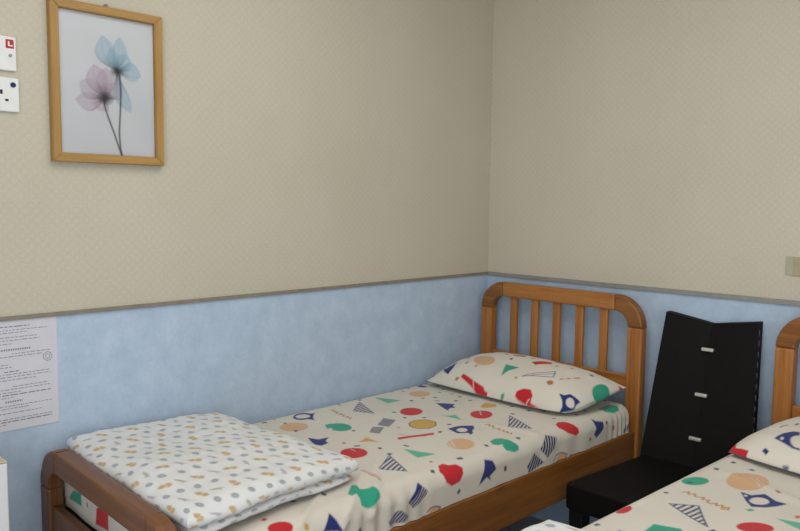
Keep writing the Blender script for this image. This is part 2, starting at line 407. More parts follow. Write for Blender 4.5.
# the print of each cloth: shapes in metres across and along the flat cloth
MOTIFS = {
  'sheet_1': [
    ('e','blue',[(0.0803,-1.0124),(0.0982,-0.9825),(0.0479,-0.9887)]),
    ('p','blue',[(0.0618,-1.0393),(0.0484,-1.0131),(0.0901,-1.0433)]),
    ('p','blue',[(0.0699,-0.9783),(0.0761,-0.9572),(0.097,-0.9889),(0.1429,-1.0104),(0.1195,-1.0201)]),
    ('e','cream',[(0.0789,-1.0138),(0.0931,-0.9932),(0.0601,-1.0)]),
    ('e','peach',[(0.1554,-1.1051),(0.1809,-1.0669),(0.1151,-1.0763)]),
    ('e','green',[(0.26,-0.9991),(0.288,-0.972),(0.2246,-0.9727)]),
    ('p','green',[(0.2074,-1.0198),(0.212,-0.9914),(0.2728,-1.0282),(0.2672,-1.0469),(0.2362,-1.0341)]),
    ('p','cream',[(0.2544,-1.0506),(0.244,-1.0262),(0.2603,-1.0275),(0.2781,-1.0532)]),
    ('z','orange',[(0.0828,-0.8915),(0.1391,-0.9041),(0.1808,-0.9095),(0.2233,-0.9149)],0.0075),
    ('s','navy',[(0.067,-0.7493),(0.2175,-0.8124),(0.1481,-0.8472),(0.1286,-0.8308),(0.2175,-0.8124)],6,0.5),
    ('o','blue',[(0.067,-0.7493),(0.2175,-0.8124),(0.1481,-0.8472)],0.003),
    ('p','mint',[(0.0454,-0.6615),(0.147,-0.6146),(0.149,-0.6839)]),
    ('e','red',[(0.29,-0.7022),(0.3132,-0.6691),(0.2549,-0.6676)]),
    ('s','navy',[(0.2793,-0.8247),(0.3277,-0.8121),(0.3655,-0.8806),(0.3233,-0.8925),(0.2976,-0.8584),(0.3441,-0.8439)],7,0.7),
    ('s','navy',[(0.3304,-0.9187),(0.3585,-0.8943),(0.3977,-0.949),(0.3653,-0.9642),(0.3483,-0.9423),(0.3792,-0.9231)],7,0.7),
    ('e','yellow',[(0.4201,-0.7776),(0.4477,-0.7413),(0.3864,-0.7434)]),
    ('e','yellow',[(0.4201,-0.7776),(0.4477,-0.7413),(0.3864,-0.7434)]),
    ('o','navy',[(0.3845,-0.807),(0.3751,-0.7699),(0.3914,-0.7321),(0.4289,-0.7271),(0.4573,-0.7529),(0.4657,-0.7951),(0.4415,-0.823),(0.4124,-0.8266)],0.003),
    ('p','red',[(0.4661,-0.9364),(0.504,-0.8139),(0.5199,-0.8266),(0.4815,-0.9473)]),
    ('l','red',[(0.4406,-0.9109),(0.4946,-0.8888),(0.5126,-0.8564)],0.003),
    ('p','blue',[(0.2829,-1.1451),(0.3196,-1.1303),(0.3199,-1.0908),(0.3431,-1.1222),(0.3655,-1.1288),(0.3713,-1.1592),(0.3519,-1.1678),(0.3231,-1.161)]),
    ('p','yellow',[(0.4131,-1.0522),(0.4064,-1.0257),(0.3959,-1.005),(0.4588,-1.0035),(0.4322,-1.0228)]),
    ('e','red',[(0.4817,-1.1259),(0.5054,-1.0939),(0.4464,-1.0961)]),
    ('l','cream',[(0.4496,-1.1109),(0.4716,-1.113)],0.003),
    ('p','mint',[(0.5457,-0.9897),(0.6431,-0.9486),(0.6282,-1.0101)]),
    ('s','navy',[(0.5618,-1.0602),(0.6866,-1.1104),(0.6312,-1.1618),(0.6039,-1.1371),(0.6773,-1.1014)],6,0.5),
    ('o','blue',[(0.5618,-1.0602),(0.6866,-1.1104),(0.6312,-1.1618)],0.003),
    ('l','red',[(0.6026,-1.2017),(0.6901,-1.212)],0.003),
    ('l','orange',[(0.6051,-1.1956),(0.6869,-1.205)],0.002),
    ('p','green',[(0.7034,-1.3334),(0.6619,-1.2857),(0.6836,-1.2878),(0.7032,-1.294),(0.7069,-1.2548),(0.732,-1.2517),(0.7474,-1.2569),(0.7595,-1.2829),(0.7597,-1.3045),(0.7474,-1.3206),(0.7291,-1.3154),(0.7186,-1.3174),(0.721,-1.3333)]),
    ('s','navy',[(0.741,-1.12),(0.7694,-1.0942),(0.7785,-1.1012),(0.8008,-1.1515),(0.7814,-1.1672),(0.7512,-1.1518),(0.7938,-1.1185)],7,0.72),
    ('s','navy',[(0.7911,-1.1984),(0.8175,-1.1661),(0.8259,-1.1864),(0.8231,-1.2356),(0.8094,-1.2402),(0.7992,-1.2362),(0.8315,-1.2029)],6,0.7),
    ('p','blue',[(0.741,-1.12),(0.7523,-1.1105),(0.7853,-1.1607),(0.7814,-1.1672)]),
    ('p','red',[(0.712,-1.0134),(0.7084,-0.993),(0.7227,-0.9816),(0.7282,-0.956),(0.7437,-0.9421),(0.7582,-0.9458),(0.7776,-0.9647),(0.7814,-0.9987),(0.7657,-1.0196),(0.7468,-1.0221),(0.7333,-1.029)]),
    ('e','red',[(0.7314,-1.5534),(0.7425,-1.525),(0.7155,-1.5416)]),
    ('p','blue',[(0.7372,-1.4179),(0.7551,-1.4069),(0.7848,-1.3959),(0.772,-1.4481)]),
    ('p','yellow',[(0.7432,-1.4939),(0.7464,-1.4843),(0.759,-1.4864),(0.7549,-1.4984)]),
    ('e','peach',[(0.8317,-1.0684),(0.8334,-1.0447),(0.8186,-1.0666)]),
    ('l','navy',[(0.8262,-1.0975),(0.8187,-1.086),(0.8195,-1.0639),(0.8282,-1.0441),(0.8325,-1.0514)],0.003),
    ('p','blue',[(0.2692,-0.5563),(0.3282,-0.5167),(0.342,-0.5438),(0.3647,-0.5527),(0.3518,-0.5689),(0.3656,-0.5955),(0.3478,-0.5912)]),
    ('e','red',[(0.477,-0.5464),(0.5016,-0.5158),(0.4447,-0.508)]),
    ('l','cream',[(0.4441,-0.5164),(0.4804,-0.5523)],0.003),
    ('p','yellow',[(0.4076,-0.4722),(0.3852,-0.4121),(0.4312,-0.408),(0.4506,-0.4302),(0.4318,-0.4757)]),
    ('p','mint',[(0.3825,-0.6612),(0.42,-0.6437),(0.4198,-0.62),(0.4805,-0.6509),(0.4471,-0.6546)]),
    ('p','blue',[(0.5056,-0.7495),(0.5094,-0.7194),(0.5171,-0.699),(0.5443,-0.667),(0.5659,-0.6871),(0.5775,-0.7115),(0.5922,-0.7237),(0.5977,-0.7431),(0.5815,-0.735),(0.5619,-0.7639),(0.5321,-0.7566)]),
    ('e','cream',[(0.5487,-0.7279),(0.5613,-0.716),(0.5351,-0.7127)]),
    ('e','peach',[(0.6323,-0.8286),(0.6612,-0.7968),(0.6005,-0.7929)]),
    ('l','cream',[(0.5929,-0.8467),(0.6389,-0.8742)],0.004),
    ('l','cream',[(0.5895,-0.8276),(0.6476,-0.8671)],0.004),
    ('z','orange',[(0.5645,-0.6248),(0.6073,-0.6264),(0.6441,-0.6289),(0.6823,-0.629)],0.0075),
    ('p','green',[(0.6767,-0.7431),(0.6709,-0.7153),(0.6826,-0.6948),(0.7163,-0.6868),(0.7389,-0.6787),(0.7496,-0.6845),(0.753,-0.707),(0.7404,-0.7385),(0.7269,-0.7403),(0.7151,-0.7305),(0.7136,-0.7501),(0.7014,-0.7594)]),
    ('s','navy',[(0.5519,-0.484),(0.6844,-0.5403),(0.6305,-0.5915),(0.6075,-0.5618),(0.6784,-0.5321)],6,0.5),
    ('o','blue',[(0.5519,-0.484),(0.6844,-0.5403),(0.6305,-0.5915)],0.003),
    ('s','navy',[(0.7357,-0.5336),(0.755,-0.4851),(0.7845,-0.5054),(0.8053,-0.5497),(0.771,-0.5821),(0.7539,-0.5766),(0.7845,-0.5054)],6,0.72),
    ('s','navy',[(0.7752,-0.6172),(0.8202,-0.5598),(0.8334,-0.6447),(0.8101,-0.6528),(0.7979,-0.6461),(0.8316,-0.5912)],5,0.75),
    ('p','red',[(0.6997,-0.4144),(0.7056,-0.3954),(0.752,-0.3566),(0.7668,-0.36),(0.773,-0.3774),(0.7541,-0.4215),(0.728,-0.4492),(0.7104,-0.4432)]),
    ('p','blue',[(0.7353,-0.2669),(0.7481,-0.2462),(0.7582,-0.208),(0.7821,-0.2085),(0.7956,-0.2312),(0.8064,-0.2535),(0.7911,-0.2688),(0.7738,-0.2556),(0.7529,-0.261)]),
    ('p','blue',[(0.7432,-0.8456),(0.7533,-0.8143),(0.781,-0.8024),(0.7955,-0.8331),(0.8098,-0.8276),(0.7947,-0.8481),(0.811,-0.8831),(0.7771,-0.8628)]),
    ('p','green',[(0.6946,-0.1561),(0.6902,-0.0739),(0.7257,-0.0677),(0.7419,-0.082),(0.7438,-0.1235),(0.7278,-0.1618)]),
    ('e','peach',[(0.8331,-0.4604),(0.8327,-0.4371),(0.8097,-0.4614)]),
    ('l','navy',[(0.8303,-0.5127),(0.8134,-0.4958),(0.8093,-0.4633),(0.8223,-0.4309),(0.8325,-0.4406)],0.003),
    ('s','navy',[(0.8142,-0.0698),(0.7963,-0.0233),(0.812,0.0049),(0.8317,-0.0663),(0.8184,-0.0696),(0.8227,-0.0127)],5,0.6),
    ('e','peach',[(0.1325,-0.5031),(0.1626,-0.4761),(0.1021,-0.4725)]),
    ('p','blue',[(0.0346,-0.4102),(0.0311,-0.3896),(0.0352,-0.356),(0.0436,-0.3668),(0.03,-0.3954),(0.0665,-0.3932),(0.0751,-0.4085),(0.0455,-0.4292)]),
    ('l','blue',[(0.0319,-0.828),(0.0589,-0.8316)],0.005),
    ('p','green',[(0.1022,-1.8071),(0.1548,-1.7984),(0.1612,-1.833),(0.0709,-1.8396),(0.0831,-1.8218)]),
    ('p','red',[(0.2572,-1.8071),(0.2918,-1.7908),(0.3285,-1.8035),(0.3265,-1.8447),(0.2496,-1.8521)]),
  ],
  'pillow_1': [
    ('p','blue',[(-0.2962,-0.1206),(-0.2785,-0.1163),(-0.2669,-0.0637),(-0.2401,-0.1163),(-0.2345,-0.1556),(-0.2696,-0.1405)]),
    ('p','red',[(-0.1631,-0.1418),(-0.0878,-0.1615),(-0.0351,-0.1706),(-0.0274,-0.1768),(-0.0102,-0.1793),(-0.0109,-0.1853),(-0.0401,-0.1857),(-0.0624,-0.1843),(-0.0743,-0.1807),(-0.1099,-0.1716),(-0.1627,-0.1567)]),
    ('l','cream',[(-0.1067,-0.148),(-0.0782,-0.1786)],0.003),
    ('e','peach',[(-0.1465,-0.0384),(-0.0986,-0.029),(-0.183,0.0026)]),
    ('p','green',[(-0.0318,-0.043),(0.0403,-0.0529),(0.0144,-0.0849),(0.0099,-0.1232)]),
    ('p','red',[(0.135,-0.1511),(0.1617,-0.1465),(0.1789,-0.1605),(0.1816,-0.179),(0.2371,-0.1857),(0.2205,-0.1836),(0.1944,-0.1843),(0.1647,-0.1841),(0.127,-0.1803),(0.1111,-0.1752),(0.1113,-0.1635)]),
    ('l','cream',[(0.1721,-0.1728),(0.1653,-0.1815)],0.003),
    ('o','blue',[(0.0947,-0.106),(0.1721,-0.011),(0.1957,-0.0551)],0.0035),
    ('l','blue',[(0.1217,-0.0876),(0.1798,-0.0307)],0.003),
    ('p','red',[(0.044,0.0164),(0.0952,0.0714),(0.1152,0.0504),(0.0753,-0.0044)]),
    ('p','orange',[(-0.074,0.0523),(-0.0309,0.0804),(-0.0141,0.0537),(-0.0589,0.0411)]),
    ('l','red',[(0.2206,-0.0515),(0.2562,0.0169)],0.006),
    ('l','cream',[(0.2264,-0.0392),(0.2304,-0.0279)],0.007),
    ('l','cream',[(0.2419,-0.0158),(0.2443,-0.0055)],0.007),
    ('e','orange',[(0.2055,-0.0895),(0.2158,-0.0835),(0.1975,-0.0783)]),
    ('p','blue',[(0.2634,-0.1164),(0.2815,-0.1113),(0.2919,-0.0931),(0.3173,-0.0902),(0.3307,-0.0876),(0.3333,-0.1103),(0.3411,-0.1325),(0.3412,-0.1555),(0.3396,-0.2011),(0.3134,-0.1589),(0.2916,-0.1365)]),
    ('e','cream',[(0.3179,-0.1247),(0.3267,-0.1129),(0.3019,-0.1083)]),
    ('e','green',[(0.3307,0.0366),(0.3406,0.0769),(0.3088,0.0699)]),
    ('p','green',[(0.3256,-0.0109),(0.3399,0.0095),(0.3408,-0.2491),(0.3419,0.0009),(0.3403,-0.0206)]),
    ('p','yellow',[(0.0648,-0.115),(0.072,-0.1087),(0.0833,-0.1196),(0.0747,-0.1239)]),
  ],
  'sheet_2': [
    ('e','green',[(0.0619,-0.664),(0.0867,-0.6393),(0.0478,-0.6353)]),
    ('e','peach',[(0.1556,-0.5696),(0.1933,-0.5294),(0.1273,-0.5093)]),
    ('l','cream',[(0.1609,-0.529),(0.2034,-0.5818)],0.003),
    ('l','cream',[(0.1505,-0.5344),(0.1941,-0.5885)],0.003),
    ('z','orange',[(0.0762,-0.7515),(0.1182,-0.7557),(0.1562,-0.7713),(0.2098,-0.7795)],0.0075),
    ('s','navy',[(0.0891,-0.8501),(0.1423,-0.8105),(0.211,-0.9101),(0.0822,-0.837),(0.182,-0.8486)],7,0.45),
    ('o','blue',[(0.0891,-0.8501),(0.1423,-0.8105),(0.211,-0.9101)],0.0035),
    ('p','blue',[(0.1735,-0.6535),(0.2008,-0.6559),(0.2201,-0.6234),(0.2548,-0.6456),(0.2796,-0.6411),(0.2679,-0.6799),(0.2537,-0.7081),(0.231,-0.7287),(0.2073,-0.7024)]),
    ('e','cream',[(0.2286,-0.6781),(0.2453,-0.6622),(0.2186,-0.6561)]),
    ('e','cream',[(0.1926,-0.6689),(0.1962,-0.6674),(0.1901,-0.6629)]),
    ('e','red',[(0.2836,-0.8364),(0.3144,-0.8119),(0.2718,-0.8074)]),
    ('p','mint',[(0.2941,-0.751),(0.342,-0.7354),(0.3562,-0.7754)]),
    ('p','yellow',[(0.182,-0.7847),(0.1884,-0.7706),(0.1985,-0.7864),(0.1901,-0.7961)]),
    ('p','green',[(0.129,-1.0426),(0.1237,-0.9851),(0.1755,-0.9624),(0.19,-0.9739)]),
    ('e','red',[(0.0344,-0.9615),(0.0431,-0.9397),(0.0231,-0.9391)]),
    ('p','orange',[(0.3182,-0.7054),(0.3254,-0.6927),(0.3319,-0.7111),(0.3255,-0.7182)]),
  ],
  'pillow_2': [
    ('p','blue',[(-0.2239,-0.1219),(-0.2205,-0.0826),(-0.2029,-0.0643),(-0.1833,-0.0671),(-0.135,-0.1535),(-0.1569,-0.1511),(-0.1861,-0.1382)]),
    ('e','cream',[(-0.1588,-0.1181),(-0.1768,-0.1245),(-0.1758,-0.0903)]),
    ('e','cream',[(-0.2045,-0.1175),(-0.2,-0.1166),(-0.2091,-0.1095)]),
    ('p','blue',[(-0.2291,-0.1755),(-0.2249,-0.1647),(-0.2087,-0.1735),(-0.2117,-0.1846)]),
    ('p','blue',[(-0.1583,-0.1941),(-0.143,-0.1927),(-0.1409,-0.1964),(-0.1542,-0.1976)]),
    ('l','dark',[(-0.2529,-0.0433),(-0.2488,-0.0115)],0.005),
  ],
}

# ------------------------------------------------------------------ fitted sheets on the mattresses
def sheet_points(W, L, top, drop, fold, seed, res, head_pleats):
    """flat cloth (s,t) wrapped over a mattress of W x L; returns points and the flat coordinates"""
    r = .045
    over = r*PI/2+drop
    ns, nt = int((W-2*r+2*over)/res)+1, int((L-2*r+2*over)/res)+1
    s = np.linspace(r-over, W-r+over, ns); t = np.linspace(-(r-over), -(L-r)-over, nt)
    S, T = [q.ravel() for q in np.meshgrid(s, t, indexing='ij')]
    cx = np.clip(S, r, W-r); cy = np.clip(T, -(L-r), -r)
    dx, dy = S-cx, T-cy
    e = np.maximum(np.hypot(dx, dy), 1e-9); nx, ny = dx/e, dy/e
    # corners gather the cloth: measure the fall by the larger of the two overhangs
    e2 = np.maximum(np.abs(dx), np.abs(dy))*.5+e*.5
    a = np.clip(e2/r, 0, PI/2)
    X = cx+nx*r*np.sin(a); Y = cy+ny*r*np.sin(a)
    down = np.maximum(e2-r*PI/2, 0)
    Z = top-r*(1-np.cos(a))-down
    lim = r+drop
    Z = np.maximum(Z, top-lim)
    # the soft top and the folds
    flat = np.clip(1-e2/(.3*r), 0, 1)
    Z += .004*wob(S, T, seed, 1.6)*flat+.0018*wob(S, T, seed+1, 6)*flat
    dome = np.sin(np.clip(S/W, 0, 1)*PI)*np.sin(np.clip(-T/L, 0, 1)*PI)
    Z += .006*np.sqrt(np.maximum(dome, 0))
    hang = np.clip(e2/r-.5, 0, 1.2)
    pl = np.zeros_like(S)
    for (t0, wd, amp, k) in head_pleats:
        pl += amp*np.exp(-((T-t0)/wd)**2)*np.sin(k*(T-t0)+2.5*(S-W))
    side = (np.abs(dx) > np.abs(dy))
    X += nx*(pl*hang*side+.003*wob(T, S*.3, seed+3, 5)*hang)
    Y += ny*(.004*wob(S, T*.3, seed+4, 6)*hang)
    for f in fold:
        (x0, y0), (x1, y1), amp, w = f
        d = sd_line(S, T, [(x0, y0), (x1, y1)])
        Z += amp*np.exp(-(d/w)**2)*(e2 < r*1.2)
        X += np.where(dx > 0, nx*amp*.8*np.exp(-(d/w)**2)*hang, 0)
    return np.stack([X, Y, Z], 1), S, T, ns, nt

def make_mattress(loc, rz, W, L, top, x0, y0, label, key, seed, fold, pleats, group, res=.0031, n=250):
    root = empty('mattress', loc, rz); tag(root, label, 'mattress', group)
    P, S, T, ns, nt = sheet_points(W, L, top, top-.524-.045, fold, seed, res, pleats)
    P = P+np.array([x0, y0, 0])
    me = grid_mesh('fitted_sheet', P, ns, nt, None)
    pr = Print(S, T, CREAM, .0036)
    it = MOTIFS.get(key, [])
    draw(pr, it)
    confetti(pr, -.1, W+.1, -L-.1, .1, n, seed, spots(it))
    pr.store(me)
    o = link('fitted_sheet', me, m_sheet, root, True)
    SURF[key] = (o, S, T)
    # the underside board of the mattress, seen as a dark line over the side rail
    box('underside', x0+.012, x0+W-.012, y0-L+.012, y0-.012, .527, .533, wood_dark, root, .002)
    return root
SURF = {}

# ------------------------------------------------------------------ wooden beds
BW, BL, TH = .765, 1.885, .042
def arch_parts(root, pre, y0, y1, ztop, mx, mz, mc, spindles, low, low_h):
    """posts, curved corners and top rail of one bed end; y0 front, y1 back"""
    w, R = .060, .115
    r = R-w
    zc = ztop-R
    for sx in (0, 1):
        X = lambda x: x if not sx else BW-x
        xs = sorted((X(0), X(w)))
        box(pre+'_post', xs[0], xs[1], y0, y1, 0, zc, mz, root, .007)
        out = [(X(R-R*math.cos(t)), zc+R*math.sin(t)) for t in np.linspace(0, PI/2, 13)]
        inn = [(X(R-r*math.cos(t)), zc+r*math.sin(t)) for t in np.linspace(PI/2, 0, 13)]
        bm = bmesh.new(); prism_xz(bm, out+inn, y0-.0005, y1+.0005, .007)
        from_bm(pre+'_corner', bm, mc, root)
    box(pre+'_top_rail', R, BW-R, y0, y1, ztop-w, ztop, mx, root, .007)
    ym = (y0+y1)/2
    box(pre+'_lower_rail', w-.002, BW-w+.002, ym-.011, ym+.011, low-low_h, low, mx, root, .004)
    for k in range(spindles):
        cx = w+(BW-2*w)*(k+1)/(spindles+1)
        box(pre+'_spindle', cx-.0175, cx+.0175, ym-.008, ym+.008, low-.004, ztop-w+.004, mz, root, .004)

def make_bed(loc, rz, label, group, htop, ftop):
    root = empty('single_bed', loc, rz); tag(root, label, 'bed', group)
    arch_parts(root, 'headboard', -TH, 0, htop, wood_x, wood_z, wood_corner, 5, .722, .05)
    box('headboard_panel_rail', .058, BW-.058, -.032, -.012, .42, .56, wood_x, root, .004)
    arch_parts(root, 'footboard', -BL, -BL+TH, ftop, wood_foot_x, wood_foot_z, wood_foot_x, 0, .538, .085)
    for sx in (0, 1):
        a, b = (.012, .036) if not sx else (BW-.036, BW-.012)
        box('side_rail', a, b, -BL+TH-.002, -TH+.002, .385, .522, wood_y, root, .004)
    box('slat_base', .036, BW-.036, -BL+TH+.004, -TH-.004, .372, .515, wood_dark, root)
    return root

RZ1 = -math.radians(1.0)
make_bed((.035, -.046, 0), RZ1, 'honey wooden single bed with arched slatted headboard in the corner by the left wall', 'wooden single beds', 1.022, .702)
make_mattress((.035, -.046, 0), RZ1, .752, 1.784, .625, -.003, -.048,
    'mattress in cream sheet with red, blue and green shapes on the corner bed', 'sheet_1', 11,
    [((.60,-1.15), (.78,-1.30), .006, .012), ((.63,-1.22), (.80,-1.42), .007, .012), ((.58,-1.28), (.74,-1.50), .006, .011), ((.55,-.62), (.80,-.55), .004, .02)],
    [(-.07, .05, .002, 230), (-.13, .05, .002, 170), (-1.25, .12, .004, 120), (-.45, .2, .002, 60)], 'sheeted mattresses')
RZ2 = -math.radians(2.6)
B2 = (1.253, -.044, 0)
make_bed(B2, RZ2, 'honey wooden single bed cut off by the right edge, beside the black chair', 'wooden single beds', 1.022, .702)
make_mattress(B2, RZ2, .735, 1.78, .647, .013, -.048,
    'mattress in cream printed sheet on the bed at the right edge of the photo', 'sheet_2', 23,
    [((.10,-.55), (.35,-.62), .004, .02)], [(-.12, .08, .004, 150)], 'sheeted mattresses')

# ------------------------------------------------------------------ pillows
def make_pillow(c4, thick, belly, rnd, zmin, key, label, seed, group, more=[]):
    """four seam corners: front-left, front-right, back-right, back-left; puffed above and below"""
    A, B, D, E = [np.array(q, float) for q in c4]
    nu, nv = 240, 130
    k = np.linspace(-1, 1, nu); u1 = np.sin(k*PI/2)*.35+k*.65
    k = np.linspace(-1, 1, nv); v1 = np.sin(k*PI/2)*.35+k*.65
    U, V = [q.ravel() for q in np.meshgrid(u1, v1, indexing='ij')]
    # the sides draw in between the corners
    Ui = U*(1-.03*(1-V**2)); Vi = V*(1-np.where(V > 0, .05, -.02)*(1-U**2))
    a, b = (Ui+1)/2, (Vi+1)/2
    rr = rnd[0]*(1-a)*(1-b)+rnd[1]*a*(1-b)+rnd[2]*a*b+rnd[3]*(1-a)*b
    sh = 1-rr*np.abs(U*V)**2.5
    a, b = ((Ui*sh+1)/2)[:, None], ((Vi*sh+1)/2)[:, None]
    base = A*(1-a)*(1-b)+B*a*(1-b)+D*a*b+E*(1-a)*b
    n = np.cross(B-A, E-A); n /= np.linalg.norm(n)
    prof = np.power(np.maximum(1-np.abs(U)**2.8, 0), .56)*np.power(np.maximum(1-np.abs(V)**2.5, 0), .56)
    wU, wV = np.linalg.norm(B-A)/2, np.linalg.norm(E-A)/2
    cr = .005*wob(U*wU, V*wV, seed, 4)*prof+.0025*wob(U*wU, V*wV, seed+1, 11)*np.minimum(prof*2, 1)*(1-prof*.5)
    top = base+n*((thick*prof)+cr)[:, None]
    bot = base-n*(belly*prof)[:, None]
    top[:, 2] = np.maximum(top[:, 2], zmin+.002); bot[:, 2] = np.maximum(bot[:, 2], zmin)
    N = nu*nv
    i = np.arange(N).reshape(nu, nv)
    q = np.stack([i[:-1, :-1], i[1:, :-1], i[1:, 1:], i[:-1, 1:]], -1).reshape(-1, 4)
    rim = np.zeros((nu, nv), bool); rim[0] = rim[-1] = True; rim[:, 0] = rim[:, -1] = True
    mp = np.where(rim, i, i+N)                      # the underside shares the seam
    q2 = np.stack([mp[:-1, :-1], mp[:-1, 1:], mp[1:, 1:], mp[1:, :-1]], -1).reshape(-1, 4)
    keep = ~rim.ravel(); remap = np.arange(2*N); remap[N:][keep] = N+np.arange(keep.sum())
    P = np.concatenate([top, bot[keep]])
    me = bpy.data.meshes.new('pillow'); build(me, P, np.concatenate([q, remap[q2]]))
    su = np.concatenate([U*wU, (U*wU)[keep]]); sv = np.concatenate([V*wV, (-2*wV-V*wV)[keep]])      # the print runs on under the front seam
    pr = Print(su, sv, tuple(min(1, x*1.06) for x in CREAM), .0035)
    it = list(MOTIFS.get(key, []))+more; draw(pr, it)
    confetti(pr, -wU, wU, -wV*1.4, wV, 44, seed, spots(it))
    pr.store(me)
    o = link('pillow', me, m_sheet, None, True); tag(o, label, 'pillow', group)
    SURF[key] = (o, su, sv)
    # stitched seam along the front edge
    bm = bmesh.new()
    edge = [i[x, 0] for x in range(0, nu, 3)]
    tube(bm, [tuple(P[j]+np.array([0, 0, 0])) for j in edge], .0016, 5)
    from_bm('seam', bm, m_seam, o)
    return o
m_seam = m_plain('grey_seam', (.10,.10,.13), .9)
make_pillow([(.068,-.490,.640), (.752,-.490,.640), (.775,-.135,.690), (.085,-.125,.690)], .094, .020, (.03,.16,.02,.08), .643, 'pillow_1',
    'plump cream pillow with red and blue shapes leaning on the slatted headboard in the corner', 31, 'printed pillows')
make_pillow([(1.252,-.522,.662), (1.93,-.60,.668), (1.965,-.165,.735), (1.335,-.14,.700)], .074, .016, (.08,.05,.05,.05), .663, 'pillow_2',
    'cream pillow with a red corner patch, cut off by the right edge of the photo', 37, 'printed pillows',
    [('p', 'red', [(-.36,-.21), (-.345,-.145), (-.326,-.152), (-.318,-.178), (-.268,-.182), (-.272,-.25), (-.36,-.27)])])

# ------------------------------------------------------------------ folded duvets
def small_print(pr, u0, u1, v0, v1, seed):
    r = random.Random(seed)
    TAN, GRY, MAU, OLV = (.48,.32,.12), (.22,.27,.30), (.36,.31,.37), (.33,.33,.2)
    du, dv = .045, .043
    for i in range(int((u1-u0)/du)+2):
        for j in range(int((v1-v0)/dv)+2):
            x = u0+i*du+r.uniform(-.004, .004); y = v0+j*dv+(dv/2 if i % 2 else 0)+r.uniform(-.004, .004)
            k = (i+2*j) % 4
            a = r.uniform(-.5, .9); ca, sa = math.cos(a), math.sin(a)
            T = lambda p: (x+1.12*(ca*p[0]-sa*p[1]), y+1.12*(sa*p[0]+ca*p[1]))
            if k == 0:
                P = [(-.016,-.006), (-.010,.006), (-.004,.004), (.002,.010), (.010,.009), (.016,.001), (.011,-.007), (.004,-.004), (-.002,-.009), (-.009,-.009)]
                pr.poly([T(p) for p in P], TAN, .9); pr.ell(T((.002,.001)), T((.006,.001)), T((.002,.004)), (.62,.50,.28), .8)
            elif k == 2:
                P = [(-.015,-.004), (-.006,.002), (.002,.005), (.015,.006), (.009,-.001), (.012,-.005), (.002,-.003), (-.006,-.006)]
                pr.poly([T(p) for p in P], MAU if (i+j) % 3 else OLV, .8)
            else:
                pr.ell(T((0,0)), T((.0095,0)), T((0,.0075)), GRY, .85)
                pr.ell(T((.001,0)), T((.0045,0)), T((.001,.003)), (.42,.45,.45), .7)

def puff(x0, x1, y0, y1, zb, zt, zmin, seed, n=210, m=170, wrk=1.0, tilt=None, skew=False, corner=.025):
    k = np.linspace(-1, 1, n); u1 = np.sin(k*PI/2)*.5+k*.5
    k = np.linspace(-1, 1, m); v1 = np.sin(k*PI/2)*.5+k*.5
    U, V = [q.ravel() for q in np.meshgrid(u1, v1, indexing='ij')]
    hx, hy = (x1-x0)/2, (y1-y0)/2
    # rounded corners in plan
    q = np.maximum(np.abs(U), np.abs(V)); ang = np.abs(U*V)
    sh = 1-corner*ang**6
    X = (x0+x1)/2+U*hx*sh; Y = (y0+y1)/2+V*hy*sh
    X = X+.006*wob(Y, X*0, seed+5, 3)*np.abs(U)**4; Y = Y+.006*wob(X, Y*0, seed+6, 3)*np.abs(V)**4
    if skew:                                        # laid down a little crooked
        fu, fv = (X-x0)/(x1-x0), (Y-y0)/(y1-y0)
        X, Y = X+(.030-.060*fv)*fu, Y-.05*(1-fu)*fv
    eu, ev = (1-np.abs(U))*hx, (1-np.abs(V))*hy
    ed = np.minimum(eu, ev); rad = (zt-zb)*1.25
    prof = np.sqrt(np.clip(1-(1-np.clip(ed/rad, 0, 1))**2, 0, 1))
    zm = zb+(zt-zb)*.42+wrk*(.005*wob(X, Y, seed+8, 4)+.004*wob(X, Y, seed+9, 10))*np.clip(1-ed/.09, 0, 1)
    sag = tilt(X, Y) if tilt else 0
    wr = wrk*(.006*wob(X, Y, seed, 2.2)+.0036*wob(X*.4+Y*.3, Y, seed+1, 8)+.002*wob(X, Y, seed+2, 16))
    top = np.stack([X, Y, zm+(zt-zm)*prof+wr*prof+sag], 1)
    bot = np.stack([X, Y, np.maximum(zm-(zm-zb)*prof+sag, zmin)], 1); top[:, 2] = np.maximum(top[:, 2], zmin+.003)
    N = n*m; i = np.arange(N).reshape(n, m)
    q = np.stack([i[:-1, :-1], i[1:, :-1], i[1:, 1:], i[:-1, 1:]], -1).reshape(-1, 4)
    rim = np.zeros((n, m), bool); rim[0] = rim[-1] = True; rim[:, 0] = rim[:, -1] = True
    mp = np.where(rim, i, i+N)
    q2 = np.stack([mp[:-1, :-1], mp[:-1, 1:], mp[1:, 1:], mp[1:, :-1]], -1).reshape(-1, 4)
    keep = ~rim.ravel(); remap = np.arange(2*N); remap[N:][keep] = N+np.arange(keep.sum())
    P = np.concatenate([top, bot[keep]])
    # the print runs on around the rolled edge
    ext = np.arcsin(np.clip(1-np.clip(ed/rad, 0, 1), 0, 1))*rad-(1-np.clip(ed/rad, 0, 1))*rad
    su = X+np.sign(U)*ext*(eu < ev); sv = Y+np.sign(V)*ext*(ev <= eu)
    return P, np.concatenate([q, remap[q2]]), np.concatenate([su, su[keep]]), np.concatenate([sv, sv[keep]+.013])

